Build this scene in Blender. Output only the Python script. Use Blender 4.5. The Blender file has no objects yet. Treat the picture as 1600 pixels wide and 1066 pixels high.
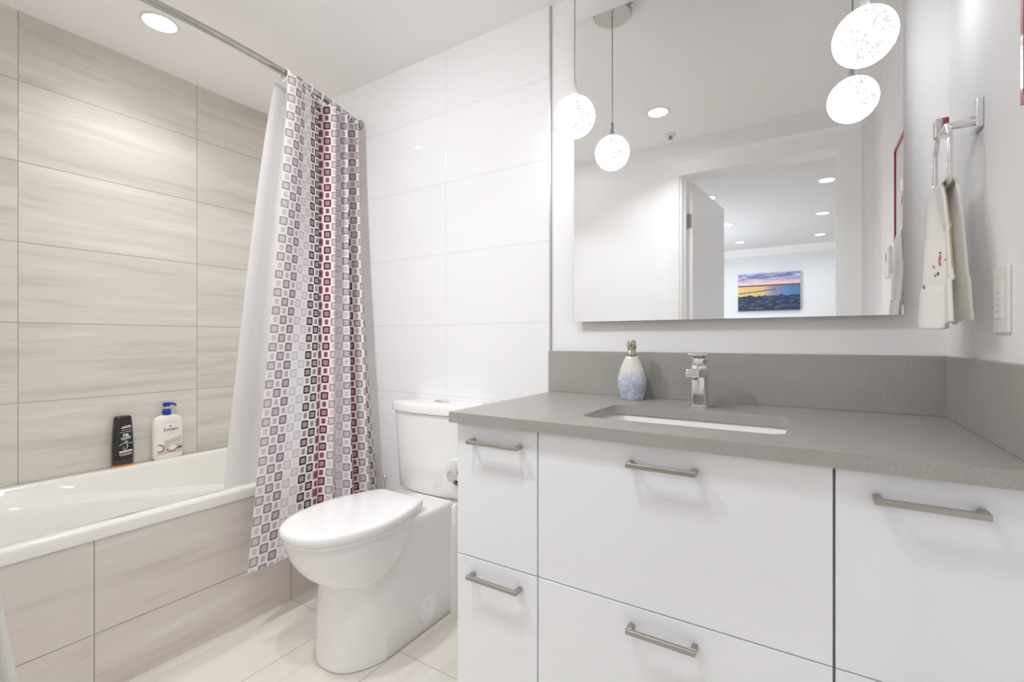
import bpy, bmesh, math, random
from mathutils import Vector, Matrix
R = math.radians
PI = math.pi
random.seed(7)
scene = bpy.context.scene
COL = scene.collection

# ---------------------------------------------------------------- camera
EYE = 1.022
cd = bpy.data.cameras.new('camera')
cd.sensor_width = 36.0
cd.lens = 730.77 / 1600 * 36.0
cd.shift_x = -(805.47 - 800) / 1600
cd.shift_y = (531.95 - 533) / 1600
cd.clip_start = 0.02
cam = bpy.data.objects.new('camera', cd)
COL.objects.link(cam)
cam.location = (0, 0, EYE)
cam.rotation_euler = (R(90), 0, R(31.958))
scene.camera = cam

# ---------------------------------------------------------------- exposure, world
scene.view_settings.view_transform = 'Standard'
scene.view_settings.look = 'None'
scene.view_settings.exposure = 0.98
scene.view_settings.gamma = 1.0
scene.cycles.max_bounces = 24
scene.cycles.diffuse_bounces = 16
scene.cycles.glossy_bounces = 6
scene.cycles.caustics_reflective = False
scene.cycles.caustics_refractive = False
w = bpy.data.worlds.new('sky')
scene.world = w
w.use_nodes = True
w.node_tree.nodes['Background'].inputs[0].default_value = (0.75, 0.87, 1.0, 1)
w.node_tree.nodes['Background'].inputs[1].default_value = 1.0

# light levels (each lamp's own light is made in its builder)
P_MAIN = 2.0      # ceiling downlight in the middle of the bathroom
P_TUB = 1.25        # downlight over the tub
P_FLOOR_FILL = 3.7     # added fill light over the floor, out of view
P_BED = 1.7        # bedroom downlights
P_BED_FILL = 19.0    # added bedroom fill, as daylight from an assumed window
E_GLOBE = 5.0

# added area light to brighten the bedroom, set in an assumed, unseen window
ld = bpy.data.lights.new('bedroom_fill', 'AREA')
ld.shape = 'RECTANGLE'; ld.size = 2.2; ld.size_y = 1.5
ld.energy = P_BED_FILL; ld.color = (0.95, 0.98, 1.0)
lo = bpy.data.objects.new('bedroom_fill', ld)
COL.objects.link(lo)
lo.location = (-1.985, -3.3, 1.45)
lo.rotation_euler = (0, R(-90), 0)

# ---------------------------------------------------------------- room dimensions
XL, XR = -2.4866, 0.2935       # left (tub) wall, right wall
YT, YP = 1.5207, 1.5285        # tiled back wall, painted back wall
XTILE = -0.803                 # where the tile ends
YD = 0.005                     # bathroom face of the door wall
YB = -0.115                    # bedroom face of the door wall
ZC = 2.2476                    # bathroom ceiling
ZB = 2.44                      # bedroom ceiling
YBB = -5.18                    # bedroom far wall
XA = -1.7246                   # tub apron
YM = 1.495                     # mirror surface
ZK = 0.8374                    # counter top

# ---------------------------------------------------------------- mesh helpers
def tag(o, label=None, cat=None, group=None, kind=None):
    if label: o['label'] = label
    if cat: o['category'] = cat
    if group: o['group'] = group
    if kind: o['kind'] = kind
    return o

def thing(name, loc, label, cat, group=None):
    o = bpy.data.objects.new(name, None)
    o.empty_display_size = 0.05
    COL.objects.link(o)
    o.location = loc
    return tag(o, label, cat, group)

def root_loc(o):
    while o.parent: o = o.parent
    return o.location

def obj(name, bm, mat, parent=None, smooth=False, bevel=0.0, bseg=2, subsurf=0, solid=0.0, recalc=True, origin=None):
    """bm is in world coordinates"""
    if recalc: bmesh.ops.recalc_face_normals(bm, faces=bm.faces)
    off = root_loc(parent) if parent else (Vector(origin) if origin else None)
    if off is not None: bmesh.ops.translate(bm, verts=bm.verts, vec=-Vector(off))
    me = bpy.data.meshes.new(name)
    bm.to_mesh(me); bm.free()
    if smooth:
        for p in me.polygons: p.use_smooth = True
    o = bpy.data.objects.new(name, me)
    COL.objects.link(o)
    if mat: me.materials.append(mat)
    if parent: o.parent = parent
    elif origin: o.location = origin
    if solid:
        m = o.modifiers.new('thickness', 'SOLIDIFY'); m.thickness = solid; m.offset = 0
    if bevel:
        m = o.modifiers.new('bevel', 'BEVEL'); m.width = bevel; m.segments = bseg
        m.limit_method = 'ANGLE'; m.angle_limit = R(40)
        if smooth is False and bseg > 1:
            for p in me.polygons: p.use_smooth = True
            m.harden_normals = True
    if subsurf:
        m = o.modifiers.new('sub', 'SUBSURF'); m.levels = subsurf; m.render_levels = subsurf
    return o

def B(): return bmesh.new()

def box(bm, x0, x1, y0, y1, z0, z1):
    vs = [bm.verts.new((x, y, z)) for z in (z0, z1) for y in (y0, y1) for x in (x0, x1)]
    for f in ((0, 2, 3, 1), (4, 5, 7, 6), (0, 1, 5, 4), (2, 6, 7, 3), (0, 4, 6, 2), (1, 3, 7, 5)):
        bm.faces.new([vs[i] for i in f])
    return bm

def bx(*a): return box(B(), *a)

def loft(bm, rings, cap0=True, cap1=True, closed=True):
    vr = [[bm.verts.new(p) for p in r] for r in rings]
    n = len(vr[0])
    for a, b in zip(vr[:-1], vr[1:]):
        for i in range(n if closed else n - 1):
            j = (i + 1) % n
            bm.faces.new((a[i], a[j], b[j], b[i]))
    if cap0: bm.faces.new(list(reversed(vr[0])))
    if cap1: bm.faces.new(vr[-1])
    return bm

def lathe(bm, prof, c=(0, 0, 0), n=32, axis='Z', cap0=True, cap1=True):
    rings = []
    for r, h in prof:
        ring = []
        for i in range(n):
            a = 2 * PI * i / n
            p = (r * math.cos(a), r * math.sin(a), h)
            if axis == 'Y': p = (p[0], p[2], p[1])
            if axis == 'X': p = (p[2], p[0], p[1])
            ring.append((p[0] + c[0], p[1] + c[1], p[2] + c[2]))
        rings.append(ring)
    return loft(bm, rings, cap0, cap1)

def tube(bm, pts, r, n=12, closed=False):
    pts = [Vector(p) for p in pts]
    rings = []
    up = None
    m = len(pts)
    for i, p in enumerate(pts):
        if closed: t = pts[(i + 1) % m] - pts[i - 1]
        else: t = pts[min(i + 1, m - 1)] - pts[max(i - 1, 0)]
        t.normalize()
        if up is None:
            up = Vector((0, 0, 1)) if abs(t.z) < 0.9 else Vector((1, 0, 0))
        s = t.cross(up)
        if s.length < 1e-5: s = t.orthogonal()
        s.normalize(); up = s.cross(t).normalized()
        rr = r[i] if isinstance(r, (list, tuple)) else r
        rings.append([p + s * rr * math.cos(2 * PI * k / n) + up * rr * math.sin(2 * PI * k / n) for k in range(n)])
    if closed: rings.append(rings[0])
    if closed:
        vr = [[bm.verts.new(p) for p in q] for q in rings[:-1]]
        for i in range(m):
            a, b = vr[i], vr[(i + 1) % m]
            for k in range(n): bm.faces.new((a[k], a[(k + 1) % n], b[(k + 1) % n], b[k]))
        return bm
    return loft(bm, rings)

def rrect(x0, x1, y0, y1, r, z, k=8):
    """rounded rectangle ring, counter-clockwise"""
    pts = []
    for cx, cy, a0 in ((x1 - r, y1 - r, 0), (x0 + r, y1 - r, 90), (x0 + r, y0 + r, 180), (x1 - r, y0 + r, 270)):
        for i in range(k + 1):
            a = R(a0 + 90 * i / k)
            pts.append((cx + r * math.cos(a), cy + r * math.sin(a), z))
    return pts

def sup(cx, cy, hx, hy, z, e=2.5, n=40):
    """superellipse ring"""
    out = []
    for i in range(n):
        a = 2 * PI * i / n
        c, s = math.cos(a), math.sin(a)
        out.append((cx + hx * math.copysign(abs(c) ** (2 / e), c), cy + hy * math.copysign(abs(s) ** (2 / e), s), z))
    return out

# ---------------------------------------------------------------- material helpers
def srgb(r, g, b):
    f = lambda c: (c / 255 / 12.92) if c / 255 <= 0.04045 else ((c / 255 + 0.055) / 1.055) ** 2.4
    return (f(r), f(g), f(b), 1)

def mat(name, col, rough=0.5, metal=0.0, spec=0.5, coat=0.0, emit=None, estr=0.0, trans=0.0):
    m = bpy.data.materials.new(name); m.use_nodes = True
    b = m.node_tree.nodes['Principled BSDF']
    b.inputs['Base Color'].default_value = col if len(col) == 4 else (*col, 1)
    b.inputs['Roughness'].default_value = rough
    b.inputs['Metallic'].default_value = metal
    b.inputs['Specular IOR Level'].default_value = spec
    b.inputs['Coat Weight'].default_value = coat
    b.inputs['Coat Roughness'].default_value = 0.04
    b.inputs['Transmission Weight'].default_value = trans
    if emit:
        b.inputs['Emission Color'].default_value = emit; b.inputs['Emission Strength'].default_value = estr
    return m

class NT:
    """tiny node-graph writer"""
    def __init__(s, m):
        s.m = m; s.t = m.node_tree; s.n = s.t.nodes; s.l = s.t.links
        s.bsdf = s.n['Principled BSDF']
    def node(s, typ, **kw):
        x = s.n.new(typ)
        for k, v in kw.items(): setattr(x, k, v)
        return x
    def put(s, inp, v):
        if isinstance(v, bpy.types.NodeSocket): s.l.new(v, inp)
        elif v is not None: inp.default_value = v
    def m_(s, op, a, b=None, c=None):
        x = s.node('ShaderNodeMath', operation=op)
        s.put(x.inputs[0], a); s.put(x.inputs[1], b); s.put(x.inputs[2], c)
        return x.outputs[0]
    def xyz(s, v):
        x = s.node('ShaderNodeSeparateXYZ'); s.put(x.inputs[0], v); return x.outputs
    def vec(s, a, b, c):
        x = s.node('ShaderNodeCombineXYZ')
        for i, q in enumerate((a, b, c)): s.put(x.inputs[i], q)
        return x.outputs[0]
    def mix(s, f, a, b, blend='MIX'):
        x = s.node('ShaderNodeMix', data_type='RGBA', blend_type=blend)
        s.put(x.inputs[0], f); s.put(x.inputs[6], a); s.put(x.inputs[7], b)
        return x.outputs[2]
    def noise(s, v, scale=5, detail=3, rough=0.5, dist=0.0, out='Fac'):
        x = s.node('ShaderNodeTexNoise')
        s.put(x.inputs['Vector'], v); x.inputs['Scale'].default_value = scale
        x.inputs['Detail'].default_value = detail; x.inputs['Roughness'].default_value = rough
        x.inputs['Distortion'].default_value = dist
        return x.outputs[0] if out == 'Fac' else x.outputs[1]
    def white(s, v):
        x = s.node('ShaderNodeTexWhiteNoise', noise_dimensions='3D'); s.put(x.inputs['Vector'], v); return x.outputs[0]
    def ramp(s, f, stops, interp='LINEAR'):
        x = s.node('ShaderNodeValToRGB'); cr = x.color_ramp; cr.interpolation = interp
        while len(cr.elements) < len(stops): cr.elements.new(1.0)
        for e, (p, c) in zip(cr.elements, stops): e.position = p; e.color = c
        s.put(x.inputs[0], f); return x.outputs[0]
    def rng(s, v, a, b, c=0.0, d=1.0):
        x = s.node('ShaderNodeMapRange'); s.put(x.inputs[0], v)
        for i, q in enumerate((a, b, c, d)): x.inputs[i + 1].default_value = q
        return x.outputs[0]
    def obj(s): return s.node('ShaderNodeTexCoord').outputs['Object']
    def bump(s, h, strength=0.3, dist=0.001):
        x = s.node('ShaderNodeBump'); s.put(x.inputs['Height'], h)
        x.inputs['Strength'].default_value = strength; x.inputs['Distance'].default_value = dist
        s.l.new(x.outputs[0], s.bsdf.inputs['Normal'])
    def base(s, c): s.put(s.bsdf.inputs['Base Color'], c)

def tile_mat(name, axes, u0, v0, tw, th, dark, mid, light, grout, rough=0.35, streak_u=True, gw=0.0013, contrast=1.0, coat=0.0):
    """stone-look tile: straight grid, soft vein streaks along the long side, each tile cut from a different place"""
    m = mat(name, mid, rough, coat=coat); g = NT(m)
    o = g.xyz(g.obj())
    u = g.m_('DIVIDE', g.m_('SUBTRACT', o[axes[0]], u0), tw)
    v = g.m_('DIVIDE', g.m_('SUBTRACT', o[axes[1]], v0), th)
    iu, iv = g.m_('FLOOR', u), g.m_('FLOOR', v)
    fu, fv = g.m_('SUBTRACT', u, iu), g.m_('SUBTRACT', v, iv)
    rnd = g.white(g.vec(iu, iv, 3.0))
    rnd2 = g.white(g.vec(iu, iv, 9.0))
    lu, lv = (g.m_('MULTIPLY', fu, tw), g.m_('MULTIPLY', fv, th))
    if not streak_u: lu, lv = lv, lu
    tilt = g.m_('MULTIPLY', g.m_('SUBTRACT', rnd2, 0.5), 0.10)
    lv2 = g.m_('ADD', lv, g.m_('MULTIPLY', lu, tilt))
    va = g.vec(g.m_('MULTIPLY', lu, 1.3), g.m_('MULTIPLY', lv2, 15.0), g.m_('MULTIPLY', rnd, 37.0))
    vb = g.vec(g.m_('MULTIPLY', lu, 5.0), g.m_('MULTIPLY', lv2, 90.0), g.m_('MULTIPLY', rnd, 11.0))
    n1 = g.noise(va, 1.0, 3, 0.55, 0.35)
    n2 = g.noise(vb, 1.0, 2, 0.5, 0.2)
    f = g.m_('ADD', g.m_('MULTIPLY', n1, 0.8), g.m_('MULTIPLY', n2, 0.2))
    f = g.m_('ADD', g.m_('MULTIPLY', g.m_('SUBTRACT', f, 0.5), contrast), 0.5)
    f = g.m_('ADD', f, g.m_('MULTIPLY', g.m_('SUBTRACT', rnd2, 0.5), 0.12))
    c = g.ramp(f, [(0.28, dark), (0.46, mid), (0.56, mid), (0.72, light)])
    du = g.m_('MULTIPLY', g.m_('MINIMUM', fu, g.m_('SUBTRACT', 1.0, fu)), tw)
    dv = g.m_('MULTIPLY', g.m_('MINIMUM', fv, g.m_('SUBTRACT', 1.0, fv)), th)
    d = g.m_('MINIMUM', du, dv)
    gm = g.m_('LESS_THAN', d, gw)
    g.base(g.mix(gm, c, grout))
    g.bump(g.rng(d, gw * 0.6, gw * 1.8), 0.5, 0.0008)
    return m

M = {}
M['paint'] = mat('white_wall_paint', srgb(247, 247, 248), 0.55)
M['ceil'] = mat('white_ceiling_paint', srgb(247, 246, 244), 0.8)
M['bedpaint'] = mat('cool_white_wall_paint', srgb(230, 233, 236), 0.7)
M['trim'] = mat('white_trim_paint', srgb(248, 248, 248), 0.35)
M['tile_left'] = tile_mat('beige_stone_tile', (1, 2), 0.4957, 0.4882, 0.6, 0.3, srgb(201, 194, 187), srgb(215, 209, 202), srgb(226, 221, 215), srgb(160, 150, 140), 0.42, contrast=1.35)
M['tile_back'] = tile_mat('white_gloss_tile', (0, 2), -1.294, 0.4872, 0.6, 0.3, srgb(245, 245, 247), srgb(246, 246, 248), srgb(247, 247, 249), srgb(226, 226, 226), 0.09, gw=0.0009)
M['tile_floor'] = tile_mat('pale_stone_floor_tile', (0, 1), -1.137, 0.501, 0.3, 0.6, srgb(212, 206, 198), srgb(230, 225, 218), srgb(238, 234, 229), srgb(178, 170, 160), 0.33, streak_u=False, contrast=0.9)
M['bedfloor'] = mat('oak_floor', srgb(170, 150, 128), 0.5)
M['metaltrim'] = mat('satin_tile_edge_trim', srgb(196, 196, 196), 0.3, 0.4)
M['porcelain'] = mat('white_porcelain', srgb(245, 245, 244), 0.12, coat=0.6)
M['acrylic'] = mat('white_tub_acrylic', srgb(234, 233, 228), 0.10, coat=0.8)
M['seat'] = mat('white_toilet_seat_plastic', srgb(246, 246, 246), 0.16, coat=0.4)
M['chrome'] = mat('chrome', (0.86, 0.86, 0.87, 1), 0.06, 1.0)
M['satin'] = mat('satin_nickel', srgb(182, 178, 172), 0.33, 1.0)
M['nickel'] = mat('warm_nickel', srgb(205, 196, 180), 0.2, 1.0)
M['rod'] = mat('brushed_steel_rod', srgb(190, 188, 185), 0.25, 1.0)
M['cab'] = mat('white_gloss_cabinet_lacquer', srgb(243, 245, 249), 0.16, coat=0.35)
M['carcass'] = mat('white_cabinet_carcass', srgb(200, 200, 200), 0.5)
M['darkgap'] = mat('grey_reveal', srgb(120, 120, 120), 0.7)
M['mirror'] = mat('mirror_silver', (0.965, 0.97, 0.975, 1), 0.0, 1.0)
M['white_plastic'] = mat('white_plastic', srgb(238, 238, 236), 0.35)
M['grey_plastic'] = mat('grey_plastic', srgb(150, 150, 150), 0.4)
M['paper'] = mat('toilet_paper', srgb(240, 240, 240), 0.9)
M['board'] = mat('cardboard', srgb(176, 150, 120), 0.9)
M['black'] = mat('black_bottle_plastic', srgb(28, 27, 28), 0.25, coat=0.3)
M['darkgrey'] = mat('dark_grey_cap_plastic', srgb(58, 56, 55), 0.35)
M['orange'] = mat('orange_cap_plastic', srgb(225, 130, 50), 0.35)
M['blue'] = mat('blue_pump_plastic', srgb(20, 58, 150), 0.3)
M['soapwhite'] = mat('white_soap_bottle_plastic', srgb(236, 233, 228), 0.35)
M['print_white'] = mat('white_print', srgb(225, 225, 225), 0.5)
M['print_grey'] = mat('grey_print', srgb(95, 92, 98), 0.5)
M['print_lightgrey'] = mat('light_grey_print', srgb(180, 176, 176), 0.5)
M['print_teal'] = mat('teal_print', srgb(110, 168, 160), 0.5)
M['print_taupe'] = mat('taupe_print', srgb(206, 194, 186), 0.5)
M['print_brown'] = mat('coconut_brown_print', srgb(112, 94, 82), 0.5)
M['red_frame'] = mat('red_picture_frame', srgb(178, 60, 70), 0.3, coat=0.5)
M['thread_red'] = mat('red_thread', srgb(222, 122, 136), 0.8)
M['thread_green'] = mat('dark_green_thread', srgb(122, 130, 124), 0.8)
M['seam'] = mat('tan_towel_seam', srgb(196, 172, 140), 0.9)
M['cord'] = mat('grey_pendant_cord', srgb(168, 168, 168), 0.4)
M['frost'] = mat('clear_socket_cone', srgb(222, 222, 222), 0.25)
M['lens'] = mat('lit_downlight_lens', srgb(255, 255, 255), 0.5, emit=(1, 0.97, 0.93, 1), estr=14.0)
M['bedlens'] = mat('lit_bedroom_downlight_lens', srgb(255, 255, 255), 0.5, emit=(1, 0.98, 0.96, 1), estr=3.0)

# grey quartz counter: fine speckle
m = M['quartz'] = mat('grey_quartz', srgb(150, 148, 143), 0.36, coat=0.0); g = NT(m)
n = g.noise(g.obj(), 260, 2, 0.6)
n2 = g.noise(g.obj(), 14, 2, 0.5)
f = g.m_('ADD', g.m_('MULTIPLY', n, 0.75), g.m_('MULTIPLY', n2, 0.25))
g.base(g.ramp(f, [(0.3, srgb(158, 156, 151)), (0.5, srgb(168, 166, 161)), (0.7, srgb(178, 176, 171))]))

# white terry cloth
def terry(name, col, scale=420):
    m = mat(name, col, 0.95, spec=0.1); g = NT(m)
    g.bump(g.noise(g.obj(), scale, 2, 0.6), 0.5, 0.002)
    m.node_tree.nodes['Principled BSDF'].inputs['Sheen Weight'].default_value = 0.2
    return m
M['terry'] = terry('white_terry_cloth', srgb(249, 247, 243))
M['terry2'] = terry('white_bath_terry_cloth', srgb(238, 238, 234), 300)
M['liner'] = mat('white_liner_fabric', srgb(247, 247, 246), 0.6)
g = NT(M['liner']); M['liner'].node_tree.nodes['Principled BSDF'].inputs['Subsurface Weight'].default_value = 0.0

# crackled glass globe, lit from inside
m = M['globe'] = mat('lit_crackle_glass', srgb(70, 70, 70), 0.2); g = NT(m)
vo = g.noise(g.obj(), 30, 4, 0.62, 1.8)
vo2 = g.noise(g.obj(), 12, 2, 0.5, 0.5)
ridge = g.m_('ABSOLUTE', g.m_('SUBTRACT', vo, 0.5))
vein = g.m_('MULTIPLY', g.rng(ridge, 0.10, 0.012), g.rng(vo2, 0.42, 0.52))
g.put(g.bsdf.inputs['Emission Strength'], g.m_('MULTIPLY', E_GLOBE, g.m_('POWER', 0.062, vein)))
g.bsdf.inputs['Emission Color'].default_value = (0.975, 0.985, 1, 1)
g.bump(vo, 0.6, 0.003)

# frosted soap dispenser with a blue gel swirl in the lower half
m = M['dispenser'] = mat('frosted_blue_resin', srgb(225, 225, 222), 0.25, coat=0.4); g = NT(m)
o_ = g.xyz(g.obj())
zz = g.m_('ADD', o_[2], g.m_('MULTIPLY', g.noise(g.obj(), 30, 3, 0.6), 0.02))
hgt = g.rng(zz, 0.074, 0.104)
sw = g.noise(g.obj(), 42, 3, 0.6, 1.8)
bl = g.ramp(sw, [(0.36, srgb(172, 180, 206)), (0.52, srgb(192, 198, 216)), (0.66, srgb(222, 225, 234))])
g.base(g.mix(hgt, bl, srgb(226, 225, 220)))

# patterned shower curtain: checkerboard of outlined and plain rounded squares
m = M['curtain'] = mat('patterned_curtain_fabric', srgb(240, 235, 237), 0.85, spec=0.2); g = NT(m)
W_ = (236, 231, 233)
PALE = ((224, 218, 221), (204, 197, 201), (230, 226, 228))
GREY = ((192, 183, 185), (142, 131, 136), (192, 183, 186))
GRE2 = ((182, 172, 175), (126, 115, 120), (186, 176, 179))
WARM = ((206, 197, 196), (166, 154, 154), (208, 199, 198))
LAV = ((190, 184, 196), (150, 143, 158), (200, 195, 205))
BLK = ((158, 146, 147), (34, 27, 29), (148, 136, 138))
RED = ((150, 24, 46), (140, 122, 126), (156, 24, 46))
MAR = ((160, 128, 134), (92, 16, 34), (132, 40, 56))
cols = [WARM, GREY, GRE2, PALE, PALE, BLK, BLK, RED, MAR, WARM, GREY, LAV, PALE, LAV, MAR, RED, MAR, GREY, WARM, GREY, GRE2, WARM, GREY, GRE2]
NC = len(cols)
uv = g.xyz(g.node('ShaderNodeTexCoord').outputs['UV'])
PU, PV = 0.0330, 0.0338
U = g.m_('DIVIDE', uv[0], PU); V = g.m_('DIVIDE', uv[1], PV)
iu, iv = g.m_('FLOOR', U), g.m_('FLOOR', V)
fx = g.m_('ABSOLUTE', g.m_('SUBTRACT', g.m_('SUBTRACT', U, iu), 0.5))
fy = g.m_('ABSOLUTE', g.m_('SUBTRACT', g.m_('SUBTRACT', V, iv), 0.5))
par = g.m_('MODULO', g.m_('ADD', g.m_('ADD', iu, iv), 100.0), 2.0)
big = g.m_('GREATER_THAN', par, 0.5)
hx = g.m_('ADD', 0.235, g.m_('MULTIPLY', big, 0.225))
hy = g.m_('ADD', 0.31, g.m_('MULTIPLY', big, 0.155))
rr = 0.10
qx = g.m_('ADD', g.m_('SUBTRACT', fx, hx), rr); qy = g.m_('ADD', g.m_('SUBTRACT', fy, hy), rr)
mx, my = g.m_('MAXIMUM', qx, 0.0), g.m_('MAXIMUM', qy, 0.0)
d = g.m_('SUBTRACT', g.m_('ADD', g.m_('SQRT', g.m_('ADD', g.m_('MULTIPLY', mx, mx), g.m_('MULTIPLY', my, my))),
                         g.m_('MINIMUM', g.m_('MAXIMUM', qx, qy), 0.0)), rr)
inside = g.m_('LESS_THAN', d, 0.0)
edge = g.m_('MULTIPLY', g.m_('GREATER_THAN', d, -0.165), big)
pos = g.m_('DIVIDE', g.m_('ADD', iu, 0.5), float(NC))
stops = lambda k: [(i / NC, srgb(*c[k])) for i, c in enumerate(cols)]
fill = g.ramp(pos, stops(0), 'CONSTANT'); line = g.ramp(pos, stops(1), 'CONSTANT'); small = g.ramp(pos, stops(2), 'CONSTANT')
wv = g.noise(g.vec(g.m_('MULTIPLY', uv[0], 700.0), g.m_('MULTIPLY', uv[1], 260.0), 0.0), 1.0, 1, 0.5)
inn = g.mix(big, small, fill)
inn = g.mix(g.m_('MULTIPLY', g.m_('GREATER_THAN', wv, 0.53), 0.22), inn, srgb(*W_))
ccol = g.mix(edge, inn, line)
g.base(g.mix(inside, srgb(*W_), ccol))

# seascape at sunset printed on canvas (object space: X across, Z up, centred)
PW, PH = 0.84, 0.575
m = M['seascape'] = mat('sunset_seascape_print', srgb(120, 120, 150), 0.5); g = NT(m)
o_ = g.xyz(g.obj())
s_ = g.m_('ADD', g.m_('DIVIDE', o_[0], PW), 0.5)      # 0..1 left to right as it hangs
t_ = g.m_('ADD', g.m_('DIVIDE', o_[2], PH), 0.5)      # 0..1 bottom to top
sm = s_
cl = g.noise(g.vec(g.m_('MULTIPLY', sm, 3.0), g.m_('MULTIPLY', t_, 14.0), 0.0), 1.0, 4, 0.6, 0.8)
sky = g.ramp(t_, [(0.70, srgb(240, 205, 170)), (0.76, srgb(226, 190, 196)), (0.84, srgb(150, 140, 185)), (0.92, srgb(120, 125, 180)), (1.0, srgb(140, 150, 195))])
sky = g.mix(g.rng(cl, 0.45, 0.68), sky, srgb(205, 210, 232))
sky = g.mix(g.rng(cl, 0.42, 0.30), sky, srgb(95, 98, 150))
sea = g.ramp(sm, [(0.0, srgb(224, 200, 120)), (0.42, srgb(214, 180, 128)), (0.58, srgb(140, 132, 170)), (0.8, srgb(92, 130, 178)), (1.0, srgb(76, 118, 168))])
rip = g.noise(g.vec(g.m_('MULTIPLY', sm, 6.0), g.m_('MULTIPLY', t_, 60.0), 2.0), 1.0, 3, 0.6)
sea = g.mix(g.rng(rip, 0.55, 0.72, 0.0, 0.4), sea, srgb(120, 110, 150))
v1 = g.node('ShaderNodeTexVoronoi'); g.put(v1.inputs['Vector'], g.vec(g.m_('MULTIPLY', sm, 9.0), g.m_('MULTIPLY', t_, 13.0), 0.0)); v1.inputs['Scale'].default_value = 1.0
rock = g.ramp(v1.outputs['Distance'], [(0.05, srgb(128, 138, 162)), (0.3, srgb(78, 96, 128)), (0.6, srgb(30, 42, 70))])
rock = g.mix(g.noise(g.vec(g.m_('MULTIPLY', sm, 20.0), g.m_('MULTIPLY', t_, 26.0), 5.0), 1.0, 3, 0.6), rock, srgb(44, 62, 92))
shore = g.m_('ADD', 0.40, g.m_('MULTIPLY', g.m_('SUBTRACT', g.noise(g.vec(g.m_('MULTIPLY', sm, 8.0), 0.0, 0.0), 1.0, 3, 0.6), 0.5), 0.22))
far = g.m_('MULTIPLY', g.m_('GREATER_THAN', t_, 0.655), g.m_('LESS_THAN', t_, 0.69))
pier = g.m_('MULTIPLY', g.m_('LESS_THAN', g.m_('ABSOLUTE', g.m_('SUBTRACT', t_, g.m_('ADD', 0.47, g.m_('MULTIPLY', sm, 0.14)))), 0.012), g.m_('LESS_THAN', sm, 0.62))
c = g.mix(g.m_('GREATER_THAN', t_, 0.68), sea, sky)
c = g.mix(far, c, srgb(88, 78, 90))
c = g.mix(pier, c, srgb(90, 74, 84))
c = g.mix(g.m_('LESS_THAN', t_, shore), c, rock)
g.base(c)

# small abstract print in the red frame
m = M['print'] = mat('pale_art_print', srgb(225, 222, 216), 0.4)
M['mat_board'] = mat('white_mat_board', srgb(232, 232, 230), 0.5)

# ================================================================= the room
def struct(name, bm, m, **kw): return tag(obj(name, bm, m, **kw), kind='structure')

struct('floor', bx(-2.62, 0.42, YD - 0.12, 1.66, -0.06, 0.0), M['tile_floor'])
struct('ceiling', bx(-2.62, 0.42, YD - 0.0, 1.66, ZC, ZC + 0.3), M['ceil'])
struct('wall_left', bx(XL - 0.12, XL, YD, 1.66, 0, ZC), M['tile_left'])
struct('wall_back_tiled', bx(XL, XTILE, YT, 1.66, 0, ZC), M['tile_back'])
struct('wall_back_painted', bx(XTILE, XR, YP, 1.66, 0, ZC), M['paint'])
struct('wall_right', bx(XR, XR + 0.12, YD, 1.66, 0, ZC), M['paint'])
struct('trim_1', bx(XTILE, XTILE + 0.006, YT - 0.0006, YP, 0, ZC), M['metaltrim'])
b = B()
OX0, OX1, OZ = -0.674, 0.162, 2.053
box(b, -2.62, OX0, YB, YD, 0, 2.55); box(b, OX1, 2.12, YB, YD, 0, 2.55); box(b, OX0, OX1, YB, YD, OZ, 2.55)
struct('wall_door', b, M['paint'])
# jamb lining
b = B()
box(b, OX0, OX0 + 0.02, YB, YD, 0, OZ); box(b, OX1 - 0.02, OX1, YB, YD, 0, OZ); box(b, OX0 + 0.02, OX1 - 0.02, YB, YD, OZ - 0.02, OZ)
box(b, OX0 + 0.02, OX0 + 0.032, YB + 0.045, YB + 0.08, 0, OZ - 0.02); box(b, OX1 - 0.032, OX1 - 0.02, YB + 0.045, YB + 0.08, 0, OZ - 0.02)
struct('trim_2', b, M['trim'])
# casing round the doorway on the bathroom side: flat legs, flat head, flared cap
b = B()
box(b, -0.75, -0.669, YD, YD + 0.016, 0, 2.0335); box(b, 0.157, 0.235, YD, YD + 0.016, 0, 2.0335)
box(b, -0.75, 0.235, YD, YD + 0.018, 2.0335, 2.113)
prof = [(0.0, 2.113), (0.020, 2.113), (0.024, 2.122), (0.036, 2.136), (0.036, 2.145), (0.0, 2.145)]
ov = [0, 0.004, 0.008, 0.02, 0.02, 0]
loft(b, [[(-0.75 - o2, YD + py, pz) for (py, pz), o2 in zip(prof, ov)], [(0.235 + o2, YD + py, pz) for (py, pz), o2 in zip(prof, ov)]])
struct('trim_3', b, M['trim'])
b = B()
box(b, -0.75, -0.669, YB - 0.016, YB, 0, 2.0335); box(b, 0.157, 0.235, YB - 0.016, YB, 0, 2.0335); box(b, -0.75, 0.235, YB - 0.016, YB, 2.0335, 2.113)
struct('trim_4', b, M['trim'])

# ---------------------------------------------------------------- bedroom seen through the doorway in the mirror
struct('floor_bedroom', bx(-2.12, 2.12, YBB - 0.1, YB, -0.06, 0), M['bedfloor'])
struct('ceiling_bedroom', bx(-2.12, 2.12, YBB - 0.1, YB, ZB, ZB + 0.1), M['bedpaint'])
struct('wall_bedroom_far', bx(-2.12, 2.0, YBB - 0.1, YBB, 0, ZB), M['bedpaint'])
struct('wall_bedroom_right', bx(2.0, 2.12, YBB - 0.1, YB, 0, ZB), M['bedpaint'])
b = B()
WY0, WY1, WZ0, WZ1 = -4.4, -2.2, 0.7, 2.2
box(b, -2.12, -2.0, YBB, WY0, 0, ZB); box(b, -2.12, -2.0, WY1, YB, 0, ZB); box(b, -2.12, -2.0, WY0, WY1, 0, WZ0); box(b, -2.12, -2.0, WY0, WY1, WZ1, ZB)
struct('wall_bedroom_left', b, M['bedpaint'])
b = B()
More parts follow.
